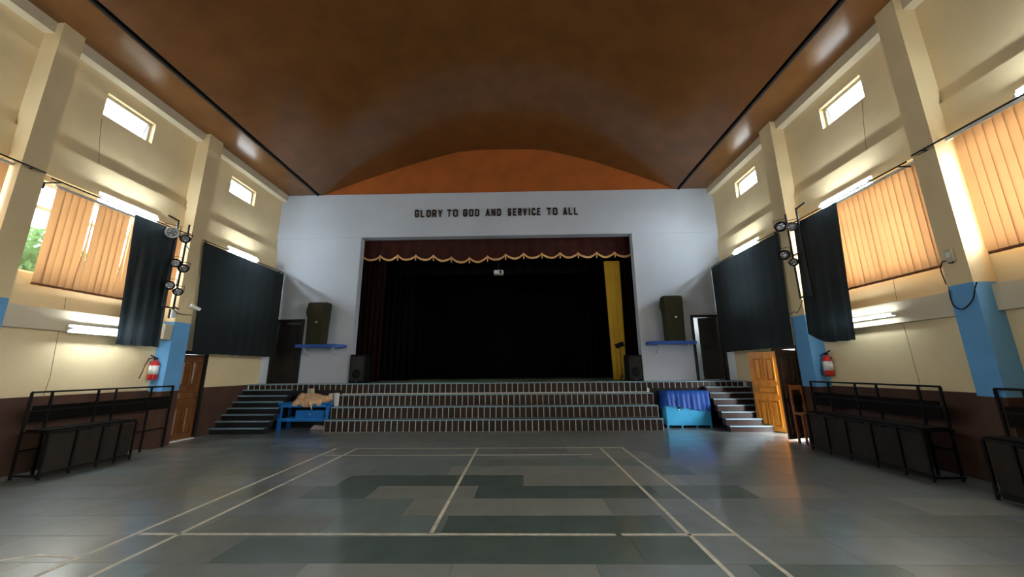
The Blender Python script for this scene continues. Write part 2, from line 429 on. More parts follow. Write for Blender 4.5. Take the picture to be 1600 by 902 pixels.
box('edge_strip', ceilm, SR, RW+.1, BACK-.1, FW+.25, ZC, ZC+.05, ce)
box('shadow_gap', dark, SL-.02, -6.9, BACK-.1, FW+.25, ZC+.03, ZC+.08, ce)
box('shadow_gap', dark, 5.38, SR+.02, BACK-.1, FW+.25, ZC+.03, ZC+.08, ce)
for xx in (SL, SR): box('seam_bead', dark, xx-.03, xx+.03, BACK, FW, ZC-.03, ZC+.01, ce)
g = MB().prism([(x, z+.02) for x, z in vault]+[(5.46,7.6),(-6.98,7.6)], 1, FW+.01, FW+.05); go = g.build('gable_panel', gablem, ce)

# stage box
st = empty('floor_stage', (-.8, 14, 0)); struct(st, 'raised stage behind the proscenium opening', 'stage')
box('stage_floor', stagef, -8.0, 6.4, FW, 17.8, SH-.1, SH-.002, st)
box('landing_floor', treadm, LW, RW, EDGE+.012, FW+.01, SH-.1, SH-.001, st)
box('stage_back_wall', stageb, -8.0, 6.4, 17.6, 17.8, SH, 7.6, st)
box('stage_side_wall', stageb, -7.0, -6.9, FW+T2, 17.7, SH, 7.6, st)
box('stage_side_wall', stageb, 5.3, 5.4, FW+T2, 17.7, SH, 7.6, st)
box('stage_ceiling', stageb, -7.0, 5.4, FW+T2, 17.8, 7.5, 7.6, st)

# tiered steps with tiled risers
ts = empty('stage_steps', (-.8, YB, 0)); tag(ts, 'wide tiered steps with dark tiles and white joints below the stage', 'steps')
RH = SH/4; PITCH_T = .1675
rt = random.Random(11)
tmesh = {}
def tile(x, y, z0, h, parent):
    k = rt.randrange(3); key = (k, round(h, 3))
    if key not in tmesh:
        bb = MB(); wv = PITCH_T-.019
        bb.add([(-wv/2,0,0),(wv/2,0,0),(wv/2,0,h),(-wv/2,0,h),(-wv/2+.004,-.008,.004),(wv/2-.004,-.008,.004),(wv/2-.004,-.008,h-.004),(-wv/2+.004,-.008,h-.004)],
               [(4,5,6,7),(0,1,5,4),(1,2,6,5),(2,3,7,6),(3,0,4,7),(3,2,1,0)])
        o = bb.build('riser_tile', tile_m[k], parent, False); tmesh[key] = o.data
    else:
        o = bpy.data.objects.new('riser_tile', tmesh[key]); COL.objects.link(o); o.parent = parent
    o.location = Vector((x, y, z0)) - parent.location
for i in range(4):
    y0 = YB+i*TREAD; z1 = RH*(i+1)
    y2 = EDGE+.05 if i < 3 else FW+.0
    x0, x1 = (TIER_L, TIER_R) if i < 3 else (LW, RW)
    x0 += 0; off = .0
    bd = MB().box(x0, x1, y0+.008, (YB+(i+1)*TREAD+.1) if i < 3 else EDGE+.12, RH*i if i < 3 else 0, z1-.03)
    bd.build('tier_body', grout if i < 3 else stonek, ts)
    if i == 3:
        for xa, xc, zz in ((LW, TIER_L, .12), (TIER_L, TIER_R, .0), (TIER_R, RW, .12)): box('riser_backing', grout, xa, xc, y0, y0+.008, RH*i+zz, z1-.03, ts)
    yb_ = y0+TREAD+.02 if i < 3 else EDGE+.14
    box('tread', treadm, x0, x1, y0+.03, yb_, z1-.03, z1-(.0 if i < 3 else .004), ts)
    box('nosing', nosem, x0-.0, x1+.0, y0-.022, y0+.03, z1-.03, z1, ts)
    if i < 3:
        n = 55; p0 = x0+(x1-x0-(n-1)*PITCH_T)/2
        for k in range(n): tile(p0+k*PITCH_T, y0+.008-.0005, RH*i+.002, RH-.034, ts)
    else:
        n = int((RW-LW-.05)/PITCH_T)
        p0 = LW+.05+PITCH_T/2
        for k in range(n): tile(p0+k*PITCH_T, y0-.0005, RH*i+.022 if TIER_L < p0+k*PITCH_T < TIER_R else RH*i+.12, RH-.054 if TIER_L < p0+k*PITCH_T < TIER_R else RH-.152, ts)

# side stairs
def stairs(s, x0, x1, label):
    o = empty('staircase', ((x0+x1)/2, 10.2, 0)); tag(o, label, 'stairs', 'short flights beside the stage')
    r = SH/8; td = (EDGE-10.22)/7
    for k in range(7):
        y0 = 10.22+k*td
        box('riser', tile_m[0] if s == 'right' else stonek, x0, x1, y0, EDGE-.001 if k == 6 else y0+td+.01, 0 if k == 0 else r*k-.02, r*(k+1)-.03, o)
        box('tread', treadk, x0-.01, x1, y0, y0+td, r*(k+1)-.03, r*(k+1), o); box('nosing', nosem, x0-.01, x1, y0-.025, y0, r*(k+1)-.028, r*(k+1), o)
    return o
stairs('left', LW+.02, -6.86, 'dark stone side stairs on the left, beside the blue bench')
stairs('right', 5.42, RW-.02, 'stone side stairs on the right, lit by the open door')

# front wall doors
def stage_door(n, x0, x1, ajar):
    o = empty('door_%d' % n, (x0, FW, SH)); struct(o, 'dark door at the %s side of the stage wall' % ('right' if ajar else 'left'), 'door')
    b = MB().box(x0-.05,x0+.03,FW-.03,FW+.1,SH,DZ+.05).box(x1-.03,x1+.05,FW-.03,FW+.1,SH,DZ+.05).box(x0+.03,x1-.03,FW-.03,FW+.1,DZ-.02,DZ+.05)
    b.build('door_frame', doork, o)
    if not ajar:
        lf = box('door_leaf', doork, x0+.03, x1-.03, FW+.04, FW+.08, SH-.001, DZ-.14, o)
        box('fanlight', gmetal, x0+.35, x1-.04, FW+.045, FW+.075, DZ-.12, DZ-.04, o); box('head_board', doork, x0+.03, x1-.03, FW+.06, FW+.09, DZ-.16, DZ, o)
        for z in (SH+.15, SH+1.05): box('door_panel', doork, x0+.15, x1-.15, FW+.028, FW+.042, z, z+.75, lf)
    else:
        lf = MB().bar((x1-.04, FW+.06, (SH+DZ)/2), (x0+.28, FW+.22, (SH+DZ)/2), .04, DZ-SH-.06).build('door_leaf', doork, o)
        MB().tube([(x0+.36,FW+.14,SH+1.0),(x0+.36,FW+.10,SH+1.0),(x0+.46,FW+.10,SH+1.0)], .012, 6).build('door_handle', gmetal, lf)
stage_door(1, *LD, False); stage_door(2, *RD, True)
rb = MB().box(5.41, 7.6, 14.6, 14.7, SH-.2, 4.6).box(5.41, 7.6, FW+T2, 14.7, SH-.2, SH-.1).box(5.41, 7.7, FW+T2, 14.7, 4.5, 4.6).box(7.6, 7.7, FW+T2, 14.7, SH-.2, 3.3).box(7.6, 7.7, FW+T2, 14.7, 4.1, 4.6).box(7.6, 7.7, FW+T2, 13.2, 3.3, 4.1).box(7.6, 7.7, 14.0, 14.7, 3.3, 4.1).box(6.9, 7.6, FW+T2-.02, FW+T2+.06, SH-.2, 4.6)
ro = rb.build('wall_side_room', roomw); struct(ro, 'pale wall of the room beyond the ajar stage door', 'wall')
sc_ = MB().box(5.52,5.86,14.3,14.58,SH-.1,SH+.95).box(5.56,5.8,14.28,14.31,SH+.2,SH+.8); tag(sc_.build('storage_cabinet', beigep), 'small pale cabinet glimpsed through the ajar stage door', 'cabinet')

# lettering
G = {'G': [[(1,.78),(1,.86),(.82,1),(.18,1),(0,.86),(0,.14),(.18,0),(.82,0),(1,.14),(1,.46),(.55,.46)]], 'L': [[(0,1),(0,0),(1,0)]],
     'O': [[(.18,1),(.82,1),(1,.86),(1,.14),(.82,0),(.18,0),(0,.14),(0,.86),(.18,1)]], 'R': [[(0,0),(0,1),(.82,1),(1,.87),(1,.6),(.82,.47),(0,.47)],[(.55,.47),(1,0)]],
     'Y': [[(0,1),(.5,.5),(1,1)],[(.5,.5),(.5,0)]], 'T': [[(0,1),(1,1)],[(.5,1),(.5,0)]], 'D': [[(0,0),(0,1),(.7,1),(1,.8),(1,.2),(.7,0),(0,0)]],
     'A': [[(0,0),(.5,1),(1,0)],[(.2,.3),(.8,.3)]], 'N': [[(0,0),(0,1),(1,0),(1,1)]], 'S': [[(1,.8),(.85,1),(.15,1),(0,.85),(0,.62),(.15,.52),(.85,.48),(1,.38),(1,.15),(.85,0),(.15,0),(0,.2)]],
     'E': [[(1,1),(0,1),(0,0),(1,0)],[(0,.52),(.85,.52)]], 'V': [[(0,1),(.5,0),(1,1)]], 'I': [[(.5,1),(.5,0)]], 'C': [[(1,.78),(1,.86),(.82,1),(.18,1),(0,.86),(0,.14),(.18,0),(.82,0),(1,.14),(1,.24)]]}
lt = empty('wall_lettering', (-.8, FW-.03, 6.95)); tag(lt, 'dark capital letters reading GLORY TO GOD AND SERVICE TO ALL above the stage', 'lettering')
words = [('GLORY', 649, 692), ('TO', 699, 716.5), ('GOD', 724.5, 750), ('AND', 759.5, 784), ('SERVICE', 794, 845), ('TO', 854, 871), ('ALL', 880, 902.5)]
LX = lambda p: -3.61+(p-649)*(2.03+3.61)/(902-649)
LH, TK = .27, .046
for wd, a, c in words:
    xa, xb = LX(a), LX(c); n = len(wd)
    wts = [.55 if ch == 'I' else 1 for ch in wd]; gap = .055
    unit = (xb-xa-gap*(n-1))/sum(wts); x = xa
    for ch, wt in zip(wd, wts):
        cw = unit*wt-TK; bb = MB()
        for ln in G[ch]:
            pts = [Vector((x+TK/2+px*cw, 0, 6.815+TK/2+pz*(LH-TK))) for px, pz in ln]
            for p, q in zip(pts, pts[1:]):
                d = (q-p).normalized()*TK*.32
                yy = FW-.036
                bb.bar((p-d)+Vector((0,yy,0)), (q+d)+Vector((0,yy,0)), TK, .035, up=(0,1,0))
        bb.build('letter', lettm, lt)
        x += unit*wt+gap

# ---------------------------------------------------------------- stage dressing
va = empty('stage_valance', (-.8, 12.25, 5.5)); tag(va, 'dark maroon stage valance with gold scalloped fringe', 'valance')
VY = 12.24; nS = 15; x0v, x1v = -5.50, 3.93; sp = (x1v-x0v)/nS
def sag(u): return .13*math.exp(-((u-(-1.8+5.5)/(9.43)*nS+.0)/1.5)**2)
def low(u):
    t = u-math.floor(u); return 5.56-.16*math.sin(math.pi*t)**.8 - sag(u)
N = nS*10; b = MB(); vs = []
for i in range(N+1):
    u = i/10; x = x0v+u*sp; yy = VY+.02*math.sin(u*9)
    vs += [(x, yy, 6.5), (x, yy, low(u))]
b.add(vs, [(2*i, 2*i+1, 2*i+3, 2*i+2) for i in range(N)], 0, True); b.build('valance_cloth', maroon, va)
b = MB(); vs = []
for i in range(N+1):
    u = i/10; x = x0v+u*sp; z = low(u); yy = VY-.03+.02*math.sin(u*9)
    vs += [(x, yy, z+.035), (x, yy, z-.035), (x, yy+.02, z-.035), (x, yy+.02, z+.035)]
b.add(vs, [(4*i+k, 4*i+(k+1)%4, 4*i+4+(k+1)%4, 4*i+4+k) for i in range(N) for k in range(4)]); b.build('fringe_trim', gold, va)
for k in range(nS+1):
    z = low(k); MB().tube([(x0v+k*sp, VY-.035, z+.03), (x0v+k*sp, VY-.035, z-.08), (x0v+k*sp, VY-.035, z-.19)], [.012,.02,.028], 7).build('tassel', gold, va)

def drape(name, M, x0, x1, y, z0, z1, folds, amp, label, cat, group=None, x0b=None, x1b=None):
    b = MB(); nx = folds*8; nz = 6; vs = []
    x0b = x0 if x0b is None else x0b; x1b = x1 if x1b is None else x1b
    for j in range(nz+1):
        t = j/nz; z = z1+(z0-z1)*t
        for i in range(nx+1):
            u = i/nx; x = (x0+(x1-x0)*u)*(1-t)+(x0b+(x1b-x0b)*u)*t
            vs.append((x, y+amp*(.5+.5*t)*math.sin(u*folds*2*math.pi+.6*math.sin(3*t)), z))
    b.add(vs, [(j*(nx+1)+i, j*(nx+1)+i+1, (j+1)*(nx+1)+i+1, (j+1)*(nx+1)+i) for j in range(nz) for i in range(nx)], 0, True)
    return tag(b.build(name, M), label, cat, group)
drape('wing_drape', wingm, -6.0, -4.75, 12.55, SH+.02, 6.7, 7, .05, 'dark maroon wing drape at the left of the stage opening', 'drape', 'maroon wing drapes')
drape('wing_drape', wingm, 3.35, 4.6, 12.95, SH+.02, 6.7, 7, .05, 'dark maroon wing drape at the right of the stage, beside the ochre drape', 'drape', 'maroon wing drapes')
drape('backdrop_drape', stageb, -6.8, 5.2, 17.3, SH+.02, 7.3, 40, .06, 'black backdrop drape across the rear of the stage', 'drape')
drape('border_drape', stageb, -6.5, 5.0, 13.6, 5.2, 7.3, 30, .05, 'black border drape hanging above the stage behind the valance', 'drape')
drape('leg_drape', stageb, -6.6, -4.2, 14.2, SH+.02, 7.3, 10, .05, 'black leg drape standing at the left side of the stage', 'drape')
drape('ochre_drape', yellow, 3.02, 3.58, 12.72, SH+.02, 5.4, 3, .008, 'ochre yellow drape panel at the right of the stage', 'drape', x0b=3.10, x1b=3.56)
pj = empty('projector', (-.75, 12.9, 5.0)); tag(pj, 'small white projector hanging over the stage centre', 'projector')
MB().bbox(-.92, -.58, 12.78, 13.05, 5.0, 5.14, .02).build('projector_body', wplast, pj)
MB().lathe([(.045,0),(.045,.03),(.03,.035)], (-.68,12.78,5.07), 12, M=Matrix.Rotation(math.pi/2,4,'X')).build('lens', bplast, pj)
MB().tube([(-.75,12.9,5.14),(-.75,12.9,7.5)], .02, 8).build('ceiling_pole', bmetal, pj)
ms = empty('music_stand', (3.34, 12.58, SH)); tag(ms, 'thin music stand with dark tilted desk before the ochre drape', 'music stand')
MB().tube([(3.34,12.58,SH+.02),(3.34,12.58,2.40)], .014, 8).build('pole', chairw, ms)
MB().bar((3.20,12.56,2.36),(3.48,12.56,2.46), .02, .16, up=(0,.4,1)).build('desk', bplast, ms)
for a in (0, 2.1, 4.2): MB().tube([(3.34,12.58,SH+.2),(3.34+.1*math.cos(a),12.58+.1*math.sin(a),SH+.005)], .01, 6).build('leg', bmetal, ms)
def monitor(x, y, w_, d, h, label):
    o = empty('stage_speaker', (x, y, SH)); tag(o, label, 'speaker', 'black speakers at the stage opening')
    bd = MB().bbox(x-w_/2, x+w_/2, y-d/2, y+d/2, SH, SH+h, .03).build('cabinet', bplast, o)
    box('grille', bmetal, x-w_/2+.05, x+w_/2-.05, y-d/2-.012, y-d/2+.002, SH+.06, SH+h-.06, o)
    MB().lathe([(.14,0),(.14,.012),(.11,.02),(.05,.02)], (x,y-d/2-.002,SH+.28), 18, M=Matrix.Rotation(math.pi/2,4,'X')).build('cone', bplast, o)
    box('badge', gmetal, x-.04, x+.04, y-d/2-.016, y-d/2-.011, SH+.04, SH+.055, o)
monitor(-5.16, 12.0, .5, .5, .88, 'black floor speaker at the left end of the stage opening')
monitor(3.58, 12.04, .46, .46, .80, 'black floor speaker at the right end of the stage opening, beside the ochre drape')

# speaker shelves and covered speakers
def shelf(x0, x1, label):
    o = empty('speaker_shelf', ((x0+x1)/2, FW, 2.4)); tag(o, label, 'shelf', 'blue speaker shelves')
    MB().prism([(x0,FW-.3),(x0+.12,FW-.46),(x1-.12,FW-.46),(x1,FW-.3),(x1,FW+.0),(x0,FW+.0)], 2, 2.36, 2.45).build('board', blues, o)
    for x in (x0+.3, x1-.3):
        MB().bar((x,FW-.02,2.34),(x,FW-.36,2.34),.04).bar((x,FW-.02,2.1),(x,FW-.34,2.33),.03).build('bracket', frontp, o)
def covered(x, z, tw, bw, h, label, fl):
    o = empty('covered_speaker', (x, FW-.28, z)); tag(o, label, 'speaker', 'cloth covered speakers on the shelves')
    b = MB(); y0, y1 = FW-.45, FW-.1; rings = []
    prof = [(0,1,0),(.3,1.0,.0),(.6,1.02,.01),(.86,1.05,.02),(.96,1.05,.0),(1,.97,-.01)]
    n = 14
    for t, k, j in prof:
        wv = (bw+(tw-bw)*t)*k/2; dv = .17*(.95+.08*t)*k
        r = []
        for i in range(n):
            a = 2*math.pi*i/n; c, s_ = math.cos(a), math.sin(a)
            e = .38
            r.append((x+fl*.06*t+wv*abs(c)**e*(1 if c > 0 else -1)*1.0, FW-.28+dv*abs(s_)**e*(1 if s_ > 0 else -1)*1.0, z+t*h+j))
        rings += r
    b.add(rings, [(q*n+i, q*n+(i+1)%n, (q+1)*n+(i+1)%n, (q+1)*n+i) for q in range(len(prof)-1) for i in range(n)]+[tuple(range(n-1,-1,-1)), tuple(range((len(prof)-1)*n, len(prof)*n))])
    b.build('cover', olive, o)
    # bunched flap at the outer shoulder
    MB().lathe([(.05,-.22),(.1,-.1),(.12,0),(.1,.14),(.04,.2)], (x-tw*.46*1.0, FW-.3, z+h*.78), 10).build('cover_fold', olive, o)
    box('badge', wplast, x+.0, x+.06, FW-.468, FW-.448, z+h*.50, z+h*.50+.05, o)
shelf(-7.12, -5.60, 'blue painted shelf on the stage wall left of the opening')
shelf(3.98, 5.46, 'blue painted shelf on the stage wall right of the opening')
covered(-6.46, 2.45, .64, .60, 1.34, 'olive cloth covered speaker on the left blue shelf', 0)
covered(4.80, 2.45, .60, .58, 1.42, 'olive cloth covered speaker on the right blue shelf', 0)

# ================================================================ BENCH, BOX
bn = empty('blue_bench', (-6.2, 10.9, 0)); tag(bn, 'blue painted wooden bench table beside the stage steps', 'bench')
BX0, BX1, BY0, BY1 = -6.93, -5.48, 10.84, 11.38
for x in (BX0+.04, BX1-.04):
    for y in (BY0+.04, BY1-.04): box('leg', bluew, x-.04, x+.04, y-.04, y+.04, 0, .66, bn)
MB().bbox(BX0-.03, BX1+.05, BY0-.02, BY1, .70, .75, .012).build('bench_top', bluew, bn)
box('apron', bluew, BX0+.08, BX1-.08, BY0, BY0+.03, .62, .70, bn)
box('rail', bluew, BX0+.08, BX1-.08, BY0, BY0+.03, .24, .32, bn)
box('lower_shelf', bluew, BX0+.08, BX1-.08, BY0+.03, BY1-.03, .29, .32, bn)
MB().box(BX0,BX0+.08,BY0+.08,BY1-.08,.62,.70).box(BX1-.08,BX1,BY0+.08,BY1-.08,.62,.70).build('side_apron', bluew, bn)
tc = empty('blue_drawer_box', (-5.95, 11.1, .32)); tag(tc, 'blue wooden box with small knob on the lower bench shelf', 'box')
MB().bbox(-6.48, -5.58, 10.93, 11.3, .32, .53, .01).build('box_body', bluew, tc)
MB().lathe([(.012,0),(.022,.02),(.015,.03)], (-6.05,10.93,.43), 10, M=Matrix.Rotation(math.pi/2,4,'X')).build('knob', wplast, tc)
# cloth-draped bundle
bu = empty('cloth_bundle', (-6.1, 11.1, .75)); tag(bu, 'tan patterned cloth draped over a bundle on the blue bench', 'cloth bundle')
b = MB(); nu, nv = 22, 10; vs = []
rb_ = random.Random(5)
for j in range(nv+1):
    t = j/nv
    for i in range(nu+1):
        u = i/nu; x = -6.52+u*.98
        if t < .35:   # hanging front
            q = t/.35; y = BY0-.045-.015*math.sin(u*14); hem = .60+.06*math.sin(u*9+1)+(.08 if .15 < u < .72 else .0)
            z = hem*(1-q)+(.79)*q
            if u > .84: y += .06; z = max(z, .76+.02*q)
        else:
            q = (t-.35)/.65; top = 1.02-.10*u+.02*math.sin(u*11+q*4)
            z = .79+(top-.79)*math.sin(min(1,q*1.7)*math.pi/2) if q < .8 else .79+(top-.79)*(1-(q-.8)/.2)*1.0
            z = .76+(z-.76)*(1-max(0,(u-.8)/.2)**2*.85)*(1-max(0,(.06-u)/.06)*.8)
            y = BY0-.03+q*.46
        vs.append((x+.01*rb_.random(), y, z+.008*rb_.random()))
b.add(vs, [(j*(nu+1)+i, j*(nu+1)+i+1, (j+1)*(nu+1)+i+1, (j+1)*(nu+1)+i) for j in range(nv) for i in range(nu)], 0, True)
b.build('cloth', cardm, bu)
MB().bbox(-6.35, -5.75, 10.92, 11.25, .75, .92, .03).build('bundle_core', beigep, bu)
MB().tube([(-6.05,BY0-.05,.80),(-5.98,BY0-.05,.70),(-5.94,BY0-.045,.56)], [.02,.035,.012], 7).build('cloth_corner', cardm, bu)
tag(MB().bbox(-6.38,-6.2,11.22,11.34,.75,1.12,.02).build('paper_roll_box', beigep), 'small beige box standing behind the cloth bundle', 'box')
tag(MB().bbox(-5.66,-5.52,11.12,11.32,.75,.98,.01).build('paper_stack', labelp), 'white paper packet at the right end of the blue bench', 'packet')
tag(MB().bbox(-5.44,-5.33,11.02,11.11,.6275,1.0,.01).build('paper_block', labelp), 'white paper block on the step end beside the bench', 'packet')
b = MB().prism([(-6.05,.0),(-5.58,.0),(-5.66,.10),(-5.95,.12)], 1, 11.0, 11.28); tag(b.build('paper_bag', pinkp), 'pale pink paper bag lying under the blue bench', 'bag')

bc = empty('blue_chest', (4.7, 11.1, 0)); tag(bc, 'light blue wooden chest under a blue tarpaulin beside the steps', 'chest')
CX0, CX1, CY0, CY1 = 4.10, 5.34, 10.98, 11.38
MB().bbox(CX0, CX1, CY0, CY1, .06, .97, .012).build('chest_body', bluel, bc)
for x in (CX0, CX0+(CX1-CX0)/3-.02, CX0+2*(CX1-CX0)/3-.02, CX1-.04):
    box('foot', bluel, x, x+.04, CY0+.01, CY0+.05, 0, .06, bc)
for x in (4.42, 4.98):
    box('latch', chrome, x, x+.06, CY0-.012, CY0, .50, .56, bc); MB().tube([(x+.03,CY0-.012,.52),(x+.03,CY0-.03,.49),(x+.03,CY0-.012,.46)], .008, 6).build('hasp_ring', chrome, bc)
tp = MB(); n = 48; vs = []
per = [(CX0,CY1),(CX0,CY0),(CX1,CY0),(CX1,CY1)]
lens = [CY1-CY0, CX1-CX0, CY1-CY0]; tot = sum(lens)
for i in range(n+1):
    d = i/n*tot
    if d < lens[0]: x, y, nx, ny = CX0, CY1-d, -1, 0
    elif d < lens[0]+lens[1]: x, y, nx, ny = CX0+d-lens[0], CY0, 0, -1
    else: x, y, nx, ny = CX1, CY0+d-lens[0]-lens[1], 1, 0
    wv = .02+.018*math.sin(i*1.9)+.01*math.sin(i*.7)
    tq = (d-lens[0])/lens[1]
    hem = .60-.16*max(0,min(1,tq))+.02*math.sin(i*1.1) if 0 <= tq <= 1 else .48
    if tq < 0: hem = .46+.14*(1+tq/.3)
    vs += [(x*.9+ (CX0+CX1)/2*.1, y*.8+(CY0+CY1)/2*.2, 1.0), (x+nx*.012, y+ny*.012, .985), (x+nx*wv, y+ny*wv, .80), (x+nx*(wv+.025), y+ny*(wv+.025), hem)]
tp.add(vs, [(4*i+k, 4*i+k+1, 4*i+5+k, 4*i+4+k) for i in range(n) for k in range(3)], 0, True)
tp.add([vs[4*i] for i in range(n+1)], [tuple(range(n+1))])
tag(tp.build('tarpaulin', bluet), 'crumpled royal blue tarpaulin draped over the light blue chest', 'tarpaulin')

# ================================================================ SIDE DOORS
def leaf(name, M, hinge, free, z0, z1, parent, panels, lock=True):
    hx, hy = hinge; fx, fy = free; L = math.hypot(fx-hx, fy-hy)
    ux, uy = (fx-hx)/L, (fy-hy)/L
    cam_s = 1 if (uy*(0-hx)-ux*(0-hy)) > 0 else -1
    nx, ny = uy*cam_s, -ux*cam_s
    def P(u, v, d): return (hx+ux*u+nx*d, hy+uy*u+ny*d, z0+v)
    def blk(u0, u1, v0, v1, d0, d1, bev=0):
        vs = [P(u0,v0,d0),P(u1,v0,d0),P(u1,v1,d0),P(u0,v1,d0),P(u0+bev,v0+bev,d1),P(u1-bev,v0+bev,d1),P(u1-bev,v1-bev,d1),P(u0+bev,v1-bev,d1)]
        return MB().add(vs, [(3,2,1,0),(4,5,6,7),(0,1,5,4),(1,2,6,5),(2,3,7,6),(3,0,4,7)])
    o = blk(0, L, 0, z1-z0, -.04, 0).build(name, M, parent)
    for (a, c, d, e) in panels:
        # moulding frame and raised field
        u0, u1, v0, v1 = a*L, c*L, d*(z1-z0), e*(z1-z0); t = .03
        for q in ((u0,u1,v0,v0+t),(u0,u1,v1-t,v1),(u0,u0+t,v0+t,v1-t),(u1-t,u1,v0+t,v1-t)):
            blk(*q, 0, .026, .006).build('moulding', M, o)
        blk(u0+t+.015, u1-t-.015, v0+t+.015, v1-t-.015, -.002, .022, .028).build('door_panel', M, o)
    if lock:
        blk(L-.09, L-.05, .95, 1.12, 0, .012).build('lock_plate', gmetal, o)
        MB().tube([P(L-.07,1.03,.01),P(L-.07,1.03,.05),P(L-.17,1.03,.05)], .01, 6).build('door_handle', gmetal, o)
    return o
PAN = [(.12,.46,.62,.93),(.54,.88,.62,.93),(.12,.88,.45,.57),(.12,.46,.05,.39),(.54,.88,.05,.39)]
d3 = empty('door_3', (RW, 9.6, 0)); struct(d3, 'open wooden double door in the right wall with one sunlit yellow leaf', 'door')
b = MB()
for y in (RDOOR[0], RDOOR[1]): b.box(RW-.02, RW+.2, y-.08 if y == RDOOR[0] else y-.01, y+.01 if y == RDOOR[0] else y+.08, 0, RDOOR[2])
b.box(RW-.02, RW+.2, RDOOR[0]-.08, RDOOR[1]+.08, RDOOR[2]-.01, RDOOR[2]+.08); b.build('door_frame', doorb, d3)
leaf('door_leaf', doory, (6.71, 9.96), (6.30, 10.49), .02, 2.04, d3, PAN)
leaf('door_leaf', doorb, (6.69, 9.21), (6.08, 9.0), .03, 2.04, d3, PAN, False)  # shaded leaf of the pair, its shade put into the darker wood colour
d4 = empty('door_4', (LW, 9.4, 0)); struct(d4, 'closed brown wooden door in the left wall beside the pillar', 'door')
b = MB()
for y in (LDOOR[0]-.07, LDOOR[1]-.01): b.box(LW-.2, LW+.03, y, y+.08, 0, LDOOR[2])
b.box(LW-.2, LW+.03, LDOOR[0]-.07, LDOOR[1]+.07, LDOOR[2]-.01, LDOOR[2]+.07); b.build('door_frame', doork, d4)
leaf('door_leaf', mat('brown_door_wood', (128, 80, 40), .35, .5, rgb2=(100, 60, 28), scale=3, stretch=(6,6,.6)), (LW-.02, LDOOR[0]+.01), (LW-.02, LDOOR[1]-.01), .02, 2.06, d4, PAN)
box('daylight_strip', labelp, LW-.1, LW+.06, LDOOR[0], LDOOR[1], 0, .02, d4)  # white strip stands in for daylight showing under the door

# ================================================================ CURTAINS, RODS, BLINDS
def side_curtain(s, yt, yb, zt, zb, off, folds, amp, M, label, group, cut=0):
    X, sg = side(s); x = X+sg*off; b = MB(); nx = folds*8; nz = 12; vs = []
    for j in range(nz+1):
        t = j/nz
        for i in range(nx+1):
            u = i/nx; y = (yt[0]+(yt[1]-yt[0])*u)*(1-t)+(yb[0]+(yb[1]-yb[0])*u)*t
            zbb = zb+cut*max(0, (u-.55)/.45)**1.5+.004*math.sin(u*folds*2*math.pi)
            z = zt+(zbb-zt)*t
            a = amp*(.35+.65*t)
            vs.append((x+sg*a*(math.sin(u*folds*2*math.pi)+.5*math.sin(u*folds*4.7+2*t)), y, z))
    b.add(vs, [(j*(nx+1)+i, j*(nx+1)+i+1, (j+1)*(nx+1)+i+1, (j+1)*(nx+1)+i) for j in range(nz) for i in range(nx)], 0, True)
    return tag(b.build('black_curtain', M), label, 'curtain', group)
side_curtain('left', (6.93, 7.92), (7.10, 7.98), 4.84, 2.17, .40, 4, .014, blackg, 'bunched black curtain on the left wall between the orange blind and the light rack', 'black side wall curtains')
side_curtain('left', (8.62, 11.85), (8.84, 11.86), 4.84, 2.08, .40, 9, .003, blackc, 'wide black curtain on the left wall next to the stage wall', 'black side wall curtains')
side_curtain('right', (6.92, 8.10), (7.12, 8.24), 4.84, 2.12, .38, 4, .014, blackc, 'bunched black curtain on the right wall between the orange blind and the light rack', 'black side wall curtains', cut=.22)
side_curtain('right', (8.62, 11.85), (8.74, 11.86), 4.86, 2.10, .38, 9, .003, blackc, 'wide black curtain on the right wall next to the stage wall', 'black side wall curtains')

def rod(s, y0, y1, off, z, label):
    X, sg = side(s); x = X+sg*off
    o = empty('curtain_rod', (x, (y0+y1)/2, z)); tag(o, label, 'curtain rod', 'curtain rods above the windows')
    MB().tube([(x,y0,z),(x,y1,z)], .014, 8).build('rod', bmetal, o)
    for y in (y0+.15, y1-.15):
        MB().bar((X, y, z), (x, y, z), .02).bar((X+sg*.06,y,z-.1),(X+sg*.06,y,z+.02),.03).build('rod_bracket', bmetal, o)
for s in ('left', 'right'):
    rod(s, 2.1, 5.44, .40, 4.92, 'black curtain rod above the nearest orange blind on the %s wall' % s)
    rod(s, 5.53, 8.30, .40, 4.87, 'black curtain rod above the orange blind and bunched curtain on the %s wall' % s)
    rod(s, 8.60, 11.84, .40, 4.88, 'black curtain rod holding the wide curtain by the stage on the %s wall' % s)

